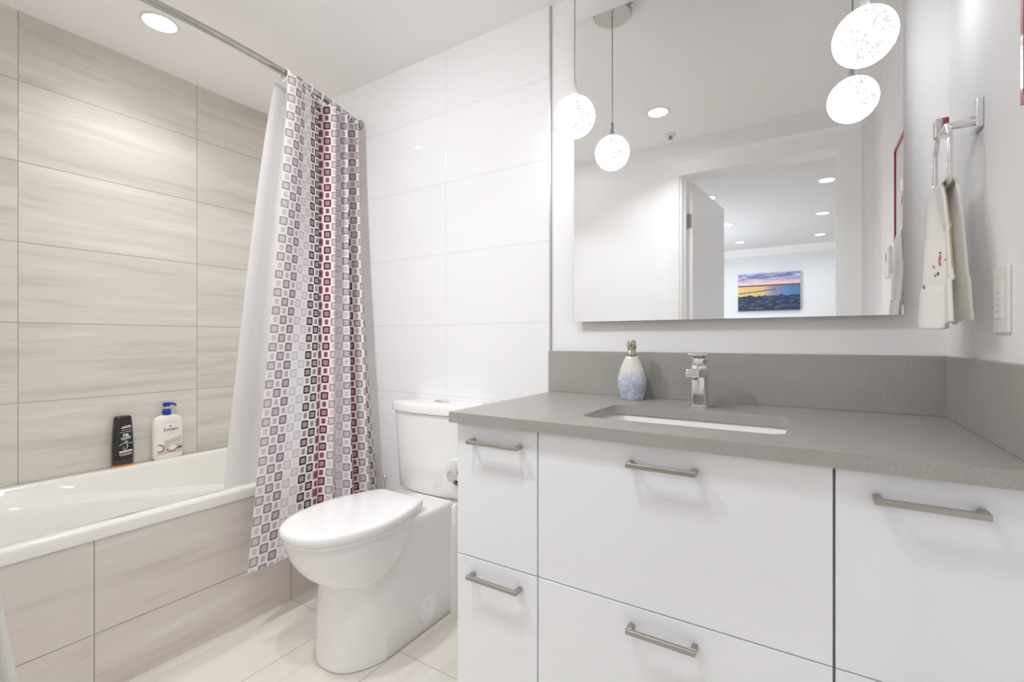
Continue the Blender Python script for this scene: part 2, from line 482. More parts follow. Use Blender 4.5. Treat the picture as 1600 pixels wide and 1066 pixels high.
for (a, c, e, f) in ((WY0, WY1, WZ0, WZ0 + 0.05), (WY0, WY1, WZ1 - 0.05, WZ1), (WY0, WY0 + 0.05, WZ0, WZ1), (WY1 - 0.05, WY1, WZ0, WZ1), (-3.325, -3.275, WZ0, WZ1)):
    box(b, -2.09, -2.03, a, c, e, f)
wf = struct('added_window_1', b, M['trim'])  # assumed window, never in view, added to carry the bedroom fill light
prof = [(0.0, 0.0), (0.0, -0.105), (0.012, -0.105), (0.02, -0.09), (0.05, -0.06), (0.075, -0.03), (0.085, -0.012), (0.085, 0.0)]
b = B()
loft(b, [[(x, YBB + py, ZB + pz) for py, pz in prof] for x in (-2.0, 2.0)])
struct('trim_5', b, M['trim'])
# the open door, hinged on the left side of the doorway
ang = R(5.5)
hx0, hy0 = -0.6165, YB - 0.003
dr = Matrix.Translation((hx0, hy0, 0)) @ Matrix.Rotation(ang, 4, 'Z')
b = bx(-0.037, 0.0, -0.785, 0.0, 0.012, 2.028)
bmesh.ops.transform(b, matrix=dr, verts=b.verts)
door = struct('door_1', b, M['trim'])
for hz in (1.78, 1.02, 0.25):
    b = bx(-0.036, -0.004, 0.0, 0.0025, hz - 0.045, hz + 0.045)
    lathe(b, [(0.006, hz - 0.045), (0.006, hz + 0.045)], (-0.036, 0.004, 0), 12)
    bmesh.ops.transform(b, matrix=dr, verts=b.verts)
    obj('hinge', b, M['satin'], door)

def downlight(x, y, z, r, power, label, group, lens, color=(0.965, 0.985, 1), spread=125, tilt=0):
    t = thing('downlight', (x, y, z), label, 'ceiling light', group)
    b = B()
    lathe(b, [(r * 1.28, z), (r * 1.28, z - 0.003), (r * 1.20, z - 0.006), (r * 1.02, z - 0.004), (r, z)], (x, y, 0), 40, cap0=False, cap1=False)
    obj('trim_ring', b, M['white_plastic'], t, smooth=True)
    b = B(); lathe(b, [(r, z - 0.0015), (r, z - 0.0005)], (x, y, 0), 40)
    obj('lens', b, lens, t)
    l = bpy.data.lights.new('lamp', 'AREA'); l.shape = 'DISK'; l.size = r * 2; l.energy = power; l.color = color; l.spread = R(spread)
    lo = bpy.data.objects.new('lamp', l); COL.objects.link(lo); lo.parent = t; lo.location = (0, 0, -0.008 - 0.5 * r * math.sin(R(tilt)))
    lo.rotation_euler = (R(tilt), 0, 0)
    return t
downlight(-2.117, 0.804, ZC, 0.05, P_TUB, 'round recessed ceiling light above the bathtub', None, M['lens'])
downlight(-0.68, 0.456, ZC, 0.048, P_MAIN, 'recessed ceiling light in front of the doorway, seen in the mirror', None, M['lens'])
downlight(-1.33, 0.35, ZC, 0.048, P_FLOOR_FILL, 'added unseen fill light in the ceiling between tub and doorway', None, M['lens'], spread=140, tilt=32)   # extra lamp added to brighten the room, tilted away from the door wall
names = {(0, 0): 'nearest bedroom downlight of the row close to the open door', (0, 1): 'middle bedroom downlight of the row close to the open door',
         (0, 2): 'farthest bedroom downlight of the row close to the open door', (1, 0): 'nearest bedroom downlight of the row away from the open door',
         (1, 1): 'middle bedroom downlight of the row away from the open door', (1, 2): 'farthest bedroom downlight of the row away from the open door'}
for i, x in enumerate((-0.825, 0.147)):
    for j, y in enumerate((-1.965, -3.245, -4.475)):
        downlight(x, y, ZB, 0.055, P_BED, names[(i, j)], 'recessed lights in the bedroom ceiling', M['bedlens'], (1, 1, 1), 150)

t = thing('sprinkler_head', (-0.692, 0.135, ZC), 'small white sprinkler head in ceiling above the door, seen in mirror', 'sprinkler')
b = B(); lathe(b, [(0.032, ZC), (0.032, ZC - 0.004), (0.022, ZC - 0.008), (0.016, ZC - 0.008)], (-0.692, 0.135, 0), 28)
obj('escutcheon', b, M['white_plastic'], t, smooth=True)
b = B(); lathe(b, [(0.008, ZC - 0.006), (0.008, ZC - 0.02), (0.014, ZC - 0.022), (0.014, ZC - 0.025)], (-0.692, 0.135, 0), 16)
obj('nozzle', b, M['grey_plastic'], t)

# canvas on the far bedroom wall
cx, cz = -0.508, 1.768
tag(obj('canvas_print', bx(cx - PW / 2, cx + PW / 2, YBB, YBB + 0.035, cz - PH / 2, cz + PH / 2), M['seascape'], origin=(cx, YBB, cz)),
    'canvas print of a rocky shore at sunset on the bedroom wall', 'picture')

# ================================================================= tub
t = thing('bathtub', (-2.1, 0.76, 0), 'white built-in bathtub with tiled apron along the left wall', 'bathtub')
x0, x1, y0, y1 = XL + 0.0005, XA + 0.003, YD + 0.0005, YT - 0.0005
def zr(y): return 0.468 - 0.160 * max(0, min(1, (y - 0.42) / 0.85)) ** 0.9
def tr(l, r_, n_, f_, rad, z, zf=None):
    k = 10
    pts = rrect(x0 + l, x1 - r_, y0 + n_, y1 - f_, rad, z, k)
    # subdivide the long sides so the arm-rest can dip
    out = []
    for i_, (a, bq) in enumerate(zip(pts, pts[1:] + pts[:1])):
        out.append(a)
        if i_ % (k + 1) == k:
            for q in range(1, 16):
                out.append(tuple(a[i] + (bq[i] - a[i]) * q / 16 for i in range(3)))
    if zf: out = [(p[0], p[1], zf(p[1])) for p in out]
    return out
rings = [tr(0, 0.0, 0, 0, 0.006, 0.452), tr(0, 0, 0, 0, 0.006, 0.480), tr(0, 0.003, 0, 0, 0.008, 0.487), tr(0, 0.010, 0, 0, 0.01, 0.4905),
         tr(0.058, 0.046, 0.075, 0.075, 0.07, 0.4905), tr(0.066, 0.054, 0.083, 0.083, 0.07, 0.486), tr(0.071, 0.060, 0.09, 0.09, 0.075, 0.474),
         tr(0.085, 0.075, 0.115, 0.10, 0.09, 0, lambda y: zr(y) + 0.006), tr(0.090, 0.08, 0.12, 0.105, 0.09, 0, lambda y: zr(y)),
         tr(0.125, 0.105, 0.15, 0.12, 0.10, 0, lambda y: zr(y) - 0.010), tr(0.133, 0.113, 0.16, 0.125, 0.10, 0, lambda y: zr(y) - 0.022),
         tr(0.16, 0.14, 0.24, 0.16, 0.12, 0.20), tr(0.18, 0.16, 0.28, 0.18, 0.12, 0.13), tr(0.22, 0.20, 0.33, 0.22, 0.12, 0.105)]
b = loft(B(), rings, cap0=False, cap1=True)
o = obj('tub_shell', b, M['acrylic'], t, smooth=True)
apr = obj('apron', bx(XA - 0.05, XA, YD + .001, YT - .001, 0, 0.4515), None, t); apr['label'] = 'beige tiled apron'
M['tile_apron_local'] = tile_mat('beige_stone_apron_tile', (1, 2), 0.4957 - 0.76, 0.183, 0.6, 0.3, srgb(202, 193, 186), srgb(218, 211, 205), srgb(228, 223, 218), srgb(152, 142, 133), 0.45)
apr.data.materials.append(M['tile_apron_local'])
b = B(); lathe(b, [(0.036, 0.106), (0.036, 0.109), (0.028, 0.111), (0.0, 0.111)], (-2.1, 1.20, 0), 24)
obj('drain', b, M['chrome'], t, smooth=True)

# ---------------------------------------------------------------- bottles on the tub's back rim
ZR = 0.4905
t = thing('shampoo_bottle', (-2.462, 0.80, ZR), 'black shampoo bottle upside down on its orange-edged cap, on tub rim', 'bottle')
def bott(bm, cx, cy, secs, e=3.0, n=40):
    return loft(bm, [sup(cx, cy, hx, hy, z, e, n) for hx, hy, z in secs])
cx, cy = -2.4615, 0.800
obj('cap_edge', bott(B(), cx, cy, [(0.0195, 0.0355, ZR), (0.0195, 0.0355, ZR + 0.007)]), M['orange'], t, smooth=False)
obj('cap', bott(B(), cx, cy, [(0.0193, 0.0352, ZR + 0.007), (0.0195, 0.0356, ZR + 0.030)]), M['darkgrey'], t)
obj('body', bott(B(), cx, cy, [(0.0190, 0.0345, ZR + 0.0305), (0.0200, 0.0362, ZR + 0.034), (0.0202, 0.0364, ZR + 0.07), (0.0198, 0.0345, ZR + 0.13), (0.018, 0.0315, ZR + 0.18),
     (0.0165, 0.0295, ZR + 0.203), (0.015, 0.0275, ZR + 0.209), (0.010, 0.022, ZR + 0.2115)]), M['black'], t, smooth=True)
# the label: light type, drawn as narrow lines the way it reads from here
XF = cx + 0.0206
def lab(name, parts, m, par, x):
    for (ya, yb, za, zb, sk) in parts:
        b = B()
        b.faces.new([b.verts.new((x, ya, za)), b.verts.new((x, yb, za + sk)), b.verts.new((x, yb, zb + sk)), b.verts.new((x, ya, zb))])
        o = obj(name, b, m, par)
    return o
z = ZR
lab('label_print', [(0.789, 0.822, z + .160, z + .165, .004), (0.794, 0.820, z + .168, z + .1695, .004), (0.790, 0.822, z + .152, z + .1535, .003), (0.784, 0.824, z + .143, z + .1445, .003),
                    (0.786, 0.823, z + .118, z + .1205, .004), (0.790, 0.820, z + .112, z + .115, .004),
                    (0.782, 0.826, z + .058, z + .065, .004), (0.782, 0.826, z + .050, z + .0525, .004), (0.786, 0.824, z + .045, z + .0465, .004)], M['print_white'], t, XF + 0.0006)
b = B()
for pts in ([(0.783, .088), (0.793, .097), (0.806, .099), (0.818, .095), (0.827, .098)], [(0.806, .096), (0.811, .086), (0.808, .075), (0.801, .070), (0.796, .074), (0.797, .083)]):
    tube(b, [(XF + 0.0002, y_, z + z_) for y_, z_ in pts], 0.0017, 6)
obj('label_swirl', b, M['print_lightgrey'], t)
b = B(); lathe(b, [(0.0, 0), (0.0065, 0)], (0, 0, 0), 16, cap0=False, cap1=False)
b.free(); b = B()
vs = [b.verts.new((XF + 0.0006, 0.806 + 0.008 * math.cos(a * PI / 8), z + .101 + 0.008 * max(0, math.sin(a * PI / 8)))) for a in range(0, 9)]
b.faces.new(vs)
obj('label_leaf', b, M['print_teal'], t)

def text_mesh(s, size, y0, z0, x, bold=0.0, sx=1.0):
    """lettering lying in the plane X = x, reading along +Y"""
    c = bpy.data.curves.new('t', 'FONT'); c.body = s; c.size = size; c.offset = bold; c.extrude = 0.0002
    o = bpy.data.objects.new('t', c); COL.objects.link(o)
    dg = bpy.context.evaluated_depsgraph_get()
    me = bpy.data.meshes.new_from_object(o.evaluated_get(dg))
    b = B(); b.from_mesh(me)
    xs = [v.co.x for v in b.verts]; wd = (min(xs) + max(xs)) / 2
    for v in b.verts:
        v.co = Vector((x + v.co.z, y0 + (v.co.x - wd) * sx, z0 + v.co.y))
    bpy.data.objects.remove(o); bpy.data.curves.remove(c)
    return b
obj('label_letters', text_mesh('PR', 0.019, 0.806, ZR + .124, XF + 0.0006, 0.0006), M['print_white'], t)

t = thing('hand_soap_bottle', (-2.459, 0.964, ZR), 'white pump bottle of hand soap with blue pump, on tub rim', 'bottle')
cx, cy = -2.4615, 0.964
obj('body', bott(B(), cx, cy, [(0.020, 0.052, ZR), (0.0225, 0.0565, ZR + 0.004), (0.0232, 0.0585, ZR + 0.02), (0.0232, 0.0585, ZR + 0.15), (0.0225, 0.056, ZR + 0.172), (0.020, 0.049, ZR + 0.184), (0.016, 0.034, ZR + 0.192), (0.013, 0.0165, ZR + 0.195)], 3.2), M['soapwhite'], t, smooth=True)
b = B(); lathe(b, [(0.016, ZR + .194), (0.0165, ZR + .214), (0.0145, ZR + .219), (0.008, ZR + .222)], (cx, cy - .003, 0), 24)
obj('collar', b, M['blue'], t, smooth=True)
b = B(); lathe(b, [(0.0055, ZR + .22), (0.0055, ZR + .234)], (cx, cy - .003, 0), 12)
obj('pump_stem', b, M['white_plastic'], t)
b = B()
loft(b, [rrect(cx - .008, cx + .008, cy - .016, cy + .008, .006, ZR + .232), rrect(cx - .009, cx + .009, cy - .018, cy + .012, .007, ZR + .244), rrect(cx - .008, cx + .008, cy - .017, cy + .012, .006, ZR + .250)])
loft(b, [[(cx + sx * .006, cy + dy, ZR + dz + (0.005 if k else -0.005)) for sx, k in ((-1, 0), (1, 0), (1, 1), (-1, 1))] for dy, dz in ((0.0, .243), (.02, .243), (.030, .238), (.034, .232))])
obj('pump_head', b, M['blue'], t, bevel=0.002)
XF = cx + 0.0236
b = text_mesh('VORY', 0.0165, 0.9735, ZR + .1235, XF, 0.0003, 1.12)
b2 = text_mesh('I', 0.0215, 0.9435, ZR + .1215, XF, 0.0003, 1.1)
me_ = bpy.data.meshes.new('x'); b2.to_mesh(me_); b2.free(); b.from_mesh(me_)
for (ya, za) in ((0.9435, ZR + .1215), (0.9435, ZR + .1360)):
    box(b, XF, XF + .0003, ya - .0035, ya + .0035, za, za + .0012)
obj('label_letters', b, M['print_grey'], t)
lab('label_print', [(0.944, 0.992, ZR + .162, ZR + .1635, .002), (0.952, 0.986, ZR + .110, ZR + .1115, .001)], M['print_lightgrey'], t, XF)
lab('label_crown', [(0.962, 0.972, ZR + .1435, ZR + .1475, .0)], M['print_grey'], t, XF)
lab('label_band', [(0.918, 1.012, ZR + .022, ZR + .060, .004), (0.944, 1.010, ZR + .060, ZR + .082, .013)], M['print_taupe'], t, XF)
b = B()
for (yc, zc_, ry, a0, a1) in ((0.921, ZR + .050, .020, -90, 90), (0.972, ZR + .046, .019, -170, -10)):
    tube(b, [(XF + .0002, yc + ry * math.cos(R(a0 + (a1 - a0) * i / 16)), zc_ + .8 * ry * math.sin(R(a0 + (a1 - a0) * i / 16))) for i in range(17)], 0.0016, 6)
box(b, XF + .0002, XF + .0008, .993, 1.012, ZR + .040, ZR + .050)
obj('label_coconut', b, M['print_brown'], t)
for (yc, zc_, ry) in ((0.924, ZR + .050, .014), (0.974, ZR + .048, .015)):
    b = B()
    vs = [b.verts.new((XF + .0004, yc + ry * math.cos(2 * PI * i / 24), zc_ + .75 * ry * math.sin(2 * PI * i / 24))) for i in range(24)]
    b.faces.new(vs)
    obj('label_coconut_flesh', b, M['soapwhite'], t)

# ================================================================= shower rod, rings, curtain, liner
ZROD = 2.06
def rodx(y): return -1.700 - 0.232 * (y - 0.76) ** 2
t = thing('shower_curtain_rod', (-1.83, YT, ZROD), 'curved brushed steel shower curtain rod above the tub', 'curtain rod')
ys = [YD + 0.004 + (YT - YD - 0.008) * i / 60 for i in range(61)]
obj('rod', tube(B(), [(rodx(y), y, ZROD) for y in ys], 0.0125, 16), M['rod'], t, smooth=True)
for yw, sg in ((YT, -1), (YD, 1)):
    b = B(); lathe(b, [(0.024, 0), (0.024, 0.006 * sg), (0.020, 0.010 * sg), (0.016, 0.02 * sg)], (rodx(yw), yw, ZROD), 28, 'Y')
    obj('flange', b, M['rod'], t, smooth=True)

def lerp(a, b, t): return a + (b - a) * t
def cloth(top, bot, z1, z0, W, phase, weight, nz=70, ns=420, zwob=None, power=0.9):
    """hanging cloth: at every height the fold depth is solved so that its width stays W"""
    b = B(); uvl = b.loops.layers.uv.new('UVMap')
    grid = []
    for k in range(nz + 1):
        tz = k / nz
        z = lerp(z1, z0, tz)
        ease = tz ** power
        base = []
        for i in range(ns + 1):
            s = i / ns
            p, q = top(s), bot(s)
            base.append((lerp(p[0], q[0], ease), lerp(p[1], q[1], ease)))
        def path(A):
            out = []
            for i, (x, y) in enumerate(base):
                s = i / ns
                a, c = base[max(i - 1, 0)], base[min(i + 1, ns)]
                tx, ty = c[0] - a[0], c[1] - a[1]; L = math.hypot(tx, ty)
                nx, ny = ty / L, -tx / L
                f = A * weight(s, tz) * phase(s, tz)
                out.append((x + nx * f, y + ny * f))
            return out
        def length(pts): return sum(math.hypot(a[0] - c[0], a[1] - c[1]) for a, c in zip(pts, pts[1:]))
        lo_, hi_ = 0.0, 0.12
        for _ in range(22):
            mid = (lo_ + hi_) / 2
            if length(path(mid)) < W: lo_ = mid
            else: hi_ = mid
        pts = path(lo_)
        row, acc = [], 0.0
        for i, p in enumerate(pts):
            if i: acc += math.hypot(p[0] - pts[i - 1][0], p[1] - pts[i - 1][1])
            row.append((p[0], p[1], z + (zwob(i / ns, tz) if zwob else 0), acc))
        tot = acc
        row = [(x, y, zz, a * W / tot) for x, y, zz, a in row]
        grid.append(row)
    # even out along the width
    nu = 260
    V = []
    for row in grid:
        vr = []; j = 0
        for i in range(nu + 1):
            tgt = W * i / nu
            while j < len(row) - 2 and row[j + 1][3] < tgt: j += 1
            a, c = row[j], row[j + 1]
            f = 0 if c[3] == a[3] else min(1, max(0, (tgt - a[3]) / (c[3] - a[3])))
            vr.append((b.verts.new(tuple(lerp(a[q], c[q], f) for q in range(3))), tgt, lerp(a[2], c[2], f)))
        V.append(vr)
    for k in range(nz):
        for i in range(nu):
            q = (V[k][i], V[k][i + 1], V[k + 1][i + 1], V[k + 1][i])
            f = b.faces.new([v[0] for v in q])
            for lp, v in zip(f.loops, q): lp[uvl].uv = (v[1], v[2])
    return b

CT0, CT1 = 1.040, 1.500
ctop = lambda s: (rodx(lerp(CT0, CT1, s)) + 0.012, lerp(CT0, CT1, s))
cbot = lambda s: (lerp(-1.630, -1.614, s), lerp(0.872, 1.452, s))
def cph(s, tz):
    q = max(0.0, s - 0.45)
    ph = 1.05 * s + 5.0 * q
    return math.sin(2 * PI * ph + 0.9) + 0.22 * math.sin(2 * PI * ph * 2.0 + 1.0 + tz)
def cwt(s, tz):
    flat = lerp(1.5, 0.30, min(1, tz * 1.5))
    k = min(1, max(0, (s - 0.42) / 0.14))
    return lerp(flat, 1.0, k * k * (3 - 2 * k))
b = cloth(ctop, cbot, ZROD - 0.0135, 0.222, 0.70, cph, cwt, zwob=lambda s, tz: -0.012 * (1 - tz) * (0.5 - 0.5 * math.cos(2 * PI * 9 * s)), power=1.45)
tag(obj('shower_curtain', b, M['curtain'], smooth=True, recalc=False, origin=(-1.65, 1.2, 0.222)),
    'shower curtain of grey, black and red rounded squares hanging outside the tub', 'curtain')
ltop = lambda s: (rodx(lerp(1.055, 1.47, s)) - 0.046, lerp(1.055, 1.47, s))
lbot = lambda s: (-1.838, lerp(0.885, 1.43, s))
lph = lambda s, tz: math.sin(2 * PI * 4.5 * s + 0.4)
b = cloth(ltop, lbot, ZROD - 0.030, 0.33, 0.553, lph, lambda s, tz: 0.08 + 0.92 * min(1, max(0, s - .15) * 2.5), power=0.8)
tag(obj('shower_curtain_liner', b, M['liner'], smooth=True, recalc=False, origin=(-1.83, 1.2, 0.33)),
    'plain white curtain liner hanging inside the tub behind the patterned curtain', 'curtain liner')
ordn = ['nearest the camera', 'second from the camera', 'third from the camera', 'fourth from the camera', 'fifth from the camera', 'sixth from the camera', 'seventh from the camera', 'at the wall end, eighth from the camera']
for i in range(8):
    y = 1.066 + 0.0585 * i
    r_ = 0.022
    pts = [(rodx(y) + 0.002 + 0.0025 * math.sin(a), y + 0.004 * math.cos(a * 2), ZROD - 0.0105 + (r_ + 0.004) * math.sin(a)) for a in [0]]
    pts = []
    for k in range(20):
        a = 2 * PI * k / 20
        pts.append((rodx(y) + 0.003 + 0.0215 * math.cos(a), y + 0.003 * math.sin(a), ZROD - 0.010 + 0.0245 * math.sin(a)))
    tag(obj('curtain_ring', tube(B(), pts, 0.0026, 8, closed=True), M['white_plastic'], smooth=True, origin=(rodx(y), y, ZROD - 0.03)),
        'white curtain ring on the rod, ' + ordn[i], 'curtain ring', 'curtain rings on the shower rod')

# ================================================================= toilet
TX = -1.27
t = thing('toilet', (TX, 1.2, 0), 'white skirted toilet with closed lid between tub and vanity', 'toilet')
def egg(tip, back, wm, wb, z, ymid=1.03, n=26, e=0.85, rb=0.03):
    """seat-shaped ring: rounded nose, narrower straight back"""
    right = []
    for i in range(n + 1):
        a = PI / 2 * i / n
        right.append((wm * math.sin(a) ** e, ymid - (ymid - tip) * math.cos(a)))
    m_ = 12
    for i in range(1, m_ + 1):
        q = i / m_
        right.append((wm - (wm - wb) * q ** 1.7, lerp(ymid, back - rb, q)))
    for i in range(1, 7):
        a = PI / 2 * i / 6
        right.append((wb - rb + rb * math.cos(a), back - rb + rb * math.sin(a)))
    ring = [(TX + x, y, z) for x, y in right] + [(TX - x, y, z) for x, y in reversed(right[1:])]
    return ring
def foot(tip, back, w, z, n=24, nose=0.17, e=0.82):
    right = []
    for i in range(n + 1):
        a = PI / 2 * i / n
        right.append((w * math.sin(a) ** e, tip + nose - nose * math.cos(a)))
    for i in range(1, 9): right.append((w, lerp(tip + nose, back, i / 8)))
    return [(TX + x, y, z) for x, y in right] + [(TX - x, y, z) for x, y in reversed(right[1:])]
b = B()
loft(b, [foot(.922, 1.37, .128, 0.0), foot(.916, 1.37, .132, 0.004), foot(.918, 1.37, .132, 0.10), foot(.922, 1.37, .131, 0.22), foot(.935, 1.37, .131, 0.30), foot(.96, 1.37, .134, 0.36), foot(.98, 1.37, .138, 0.400), foot(.984, 1.37, .137, 0.412), foot(.99, 1.366, .130, 0.418)])
# bowl
bowl = [(.250, .950, 1.18, .102), (.258, .924, 1.20, .115), (.275, .895, 1.21, .127), (.30, .866, 1.22, .140), (.33, .843, 1.225, .149), (.36, .826, 1.23, .155), (.39, .816, 1.235, .158), (.410, .812, 1.235, .159), (.4155, .815, 1.232, .156)]
loft(b, [egg(tp, bk, wm, wm * 0.72, z) for z, tp, bk, wm in bowl])
# rear block against the wall
loft(b, [rrect(TX - .150, TX + .150, 1.362, YT - .004, .012, z) for z in (0, 0.20, .395)] + [rrect(TX - .145, TX + .145, 1.367, YT - .008, .012, .402)])
obj('bowl', b, M['porcelain'], t, smooth=True).modifiers.new('split', 'EDGE_SPLIT').split_angle = R(50)
loftb = [egg(.808, 1.236, .161, .112, .4175), egg(.804, 1.238, .163, .114, .4205), egg(.804, 1.238, .163, .114, .4275), egg(.808, 1.236, .161, .112, .4295)]
obj('seat', loft(B(), loftb), M['seat'], t, smooth=True).modifiers.new('split', 'EDGE_SPLIT').split_angle = R(50)
lid = [egg(.803, 1.240, .163, .114, .4305), egg(.798, 1.244, .1675, .119, .433), egg(.796, 1.246, .169, .121, .444), egg(.797, 1.245, .168, .120, .452), egg(.800, 1.242, .165, .117, .4575), egg(.806, 1.236, .159, .111, .4605), egg(.82, 1.22, .146, .10, .4620), egg(.9, 1.12, .05, .035, .4635)]
obj('lid', loft(B(), lid), M['seat'], t, smooth=True)
# tank
def tank(w_, yf, ys_, yb, z, n=26, r=0.02):
    pts = []
    for i in range(n + 1):
        q = -1 + 2 * i / n
        pts.append((TX + w_ * q, yf + (ys_ - yf) * abs(q) ** 2.2 + (0.012 if abs(q) == 1 else 0), z))
    return pts + [(TX + w_, lerp(ys_, yb, .5), z), (TX + w_ - .004, yb, z), (TX - w_ + .004, yb, z), (TX - w_, lerp(ys_, yb, .5), z)]
YBK = YT - 0.006
obj('tank', loft(B(), [tank(.166, 1.372, 1.398, YBK, .4185), tank(.172, 1.366, 1.394, YBK, .424), tank(.180, 1.358, 1.390, YBK, .55), tank(.188, 1.352, 1.386, YBK, .70), tank(.190, 1.350, 1.384, YBK, .733)]), M['porcelain'], t, smooth=True).modifiers.new('split', 'EDGE_SPLIT').split_angle = R(50)
obj('tank_lid', loft(B(), [tank(.192, 1.348, 1.382, YBK, .735), tank(.198, 1.341, 1.376, YBK + .002, .738), tank(.199, 1.340, 1.375, YBK + .002, .764), tank(.196, 1.344, 1.378, YBK, .771), tank(.186, 1.354, 1.386, YBK - .01, .7745), tank(.12, 1.40, 1.41, YBK - .04, .776)]), M['porcelain'], t, smooth=True).modifiers.new('split', 'EDGE_SPLIT').split_angle = R(60)
b = B(); loft(b, [sup(TX + .022, 1.44, .036, .020, .7755, 2, 32), sup(TX + .022, 1.44, .036, .020, .7785, 2, 32), sup(TX + .022, 1.44, .032, .017, .781, 2, 32), sup(TX + .022, 1.44, .01, .006, .782, 2, 32)])
obj('flush_button', b, M['chrome'], t, smooth=True)
for sg in (1, -1):
    xs_ = TX + sg * 0.1315
    b = B(); lathe(b, [(0.047, 0.0), (0.047, 0.003 * sg), (0.044, 0.0045 * sg), (0.0, 0.005 * sg)], (xs_, 1.247, 0.070), 32, 'X')
    obj('bolt_cover', b, M['seat'], t, smooth=True)

# toilet brush behind it
t = thing('toilet_brush', (-1.532, 1.402, 0), 'chrome toilet brush in its holder in the corner behind the toilet', 'toilet brush')
b = B(); lathe(b, [(0.042, 0), (0.045, 0.004), (0.045, 0.25), (0.043, 0.255), (0.016, 0.262)], (-1.532, 1.402, 0), 28)
obj('holder', b, M['white_plastic'], t, smooth=True)
b = B(); lathe(b, [(0.0052, .26), (0.0052, .426), (0.009, .430), (0.010, .438), (0.008, .446), (0.0, .448)], (-1.532, 1.402, 0), 16)
obj('handle', b, M['chrome'], t, smooth=True)

# ================================================================= vanity
YF = 0.954
def drawer_unit(name, xa, xb, label, fronts, hspan):
    t = thing(name, ((xa + xb) / 2, 1.24, 0), label, 'cabinet', 'white vanity cabinets')
    b = B()
    yb = YT - 0.002
    box(b, xa, xa + .016, YF + 0.020, yb, 0.10, 0.806); box(b, xb - .016, xb, YF + 0.020, yb, 0.10, 0.806)
    box(b, xa + .016, xb - .016, YF + 0.020, yb, 0.10, 0.116); box(b, xa + .016, xb - .016, yb - .008, yb, 0.116, 0.70)
    box(b, xa + .016, xb - .016, YF + .021, YF + .039, 0.46, 0.478); box(b, xa + .016, xb - .016, YF + .021, YF + .039, 0.78, 0.806)
    obj('body', b, M['carcass'], t)
    obj('toe_kick', bx(xa, xb, YF + 0.07, YF + 0.085, 0.0, 0.10), M['carcass'], t)
    for (za, zb) in fronts:
        d = obj('drawer', bx(xa + 0.0019, xb - 0.0019, YF, YF + 0.019, za, zb), M['cab'], t, bevel=0.0012)
        hz = zb - 0.039
        h0, h1 = hspan
        b = B()
        yo, yi = YF - 0.029, YF
        box(b, h0, h1, yo, yo + 0.009, hz - 0.005, hz + 0.005)
        box(b, h0, h0 + 0.011, yo + 0.009, yi, hz - 0.005, hz + 0.005); box(b, h1 - 0.011, h1, yo + 0.009, yi, hz - 0.005, hz + 0.005)
        hd = obj('handle', b, M['satin'], d, bevel=0.0012)
        hd['label'] = 'satin nickel bar handle'
    return t
FR = [(0.4705, 0.8065), (0.108, 0.4675)]
lf = drawer_unit('drawer_cabinet', -0.775, -0.5343, 'narrow white drawer cabinet of the vanity, beside the toilet', FR, (-0.725, -0.576))
# the finished side panel facing the toilet
drawer_unit('drawer_cabinet', -0.5341, 0.0384, 'wide white drawer cabinet under the sink', FR, (-0.315, -0.179))
drawer_unit('drawer_cabinet', 0.0386, XR - 0.0025, 'white drawer cabinet in the corner by the right wall', FR, (0.090, 0.225))

t = thing('countertop', (-0.25, 1.2, 0.81), 'grey quartz countertop with backsplash on the white vanity', 'countertop')
HX0, HX1, HY0, HY1 = -0.470, -0.036, 1.048, 1.302
b = B()
X0, X1, Y0, Y1, Z0, Z1 = -0.786, XR - 0.0005, 0.934, YT - 0.001, 0.8105, ZK
outer = [(X0, Y0), (X1, Y0), (X1, Y1), (X0, Y1)]
def slab(bm, z, inner):
    vo_ = [bm.verts.new((x, y, z)) for x, y in outer]
    vi = [bm.verts.new((p[0], p[1], z)) for p in inner]
    eds = [bm.edges.new((vo_[i], vo_[(i + 1) % 4])) for i in range(4)] + [bm.edges.new((vi[i], vi[(i + 1) % len(vi)])) for i in range(len(vi))]
    bmesh.ops.triangle_fill(bm, use_beauty=True, use_dissolve=False, edges=eds)
    return vo_, vi
inner = rrect(HX0, HX1, HY0, HY1, 0.03, 0, 6)
to, ti = slab(b, Z1, inner); bo, bi = slab(b, Z0, inner)
for i in range(4): b.faces.new((bo[i], bo[(i + 1) % 4], to[(i + 1) % 4], to[i]))
for i in range(len(ti)): b.faces.new((ti[i], ti[(i + 1) % len(ti)], bi[(i + 1) % len(ti)], bi[i]))
obj('slab', b, M['quartz'], t)
obj('backsplash', bx(-0.7965, XR - 0.0005, 1.5005, YT - 0.0008 + 0.0075, ZK, 0.984), M['quartz'], t, bevel=0.0015)
obj('side_splash', bx(XR - 0.0125, XR - 0.0005, 0.936, 1.500, ZK, 0.984), M['quartz'], t, bevel=0.0015)

t = thing('sink', (-0.25, 1.186, 0.68), 'white rectangular undermount sink in the grey counter', 'sink')
e_ = 0.006
rg = [rrect(HX0 - .02, HX1 + .02, HY0 - .02, HY1 + .02, .03, Z0 - .0005), rrect(HX0 - e_, HX1 + e_, HY0 - e_, HY1 + e_, .028, Z0 - .0005), rrect(HX0 - e_ + .003, HX1 + e_ - .003, HY0 - e_ + .003, HY1 + e_ - .003, .028, Z0 - .006),
      rrect(HX0 + .002, HX1 - .002, HY0 + .002, HY1 - .002, .03, .74), rrect(HX0 + .012, HX1 - .012, HY0 + .012, HY1 - .012, .035, .70), rrect(HX0 + .04, HX1 - .04, HY0 + .04, HY1 - .04, .04, .685), rrect(-.28, -.22, 1.16, 1.21, .02, .682)]
b = loft(B(), rg, cap0=False, cap1=True)
obj('basin', b, M['porcelain'], t, smooth=True)
b = B(); lathe(b, [(0.022, .6825), (0.022, .686), (0.016, .688), (0, .688)], (-.25, 1.186, 0), 24)
obj('drain', b, M['chrome'], t, smooth=True)

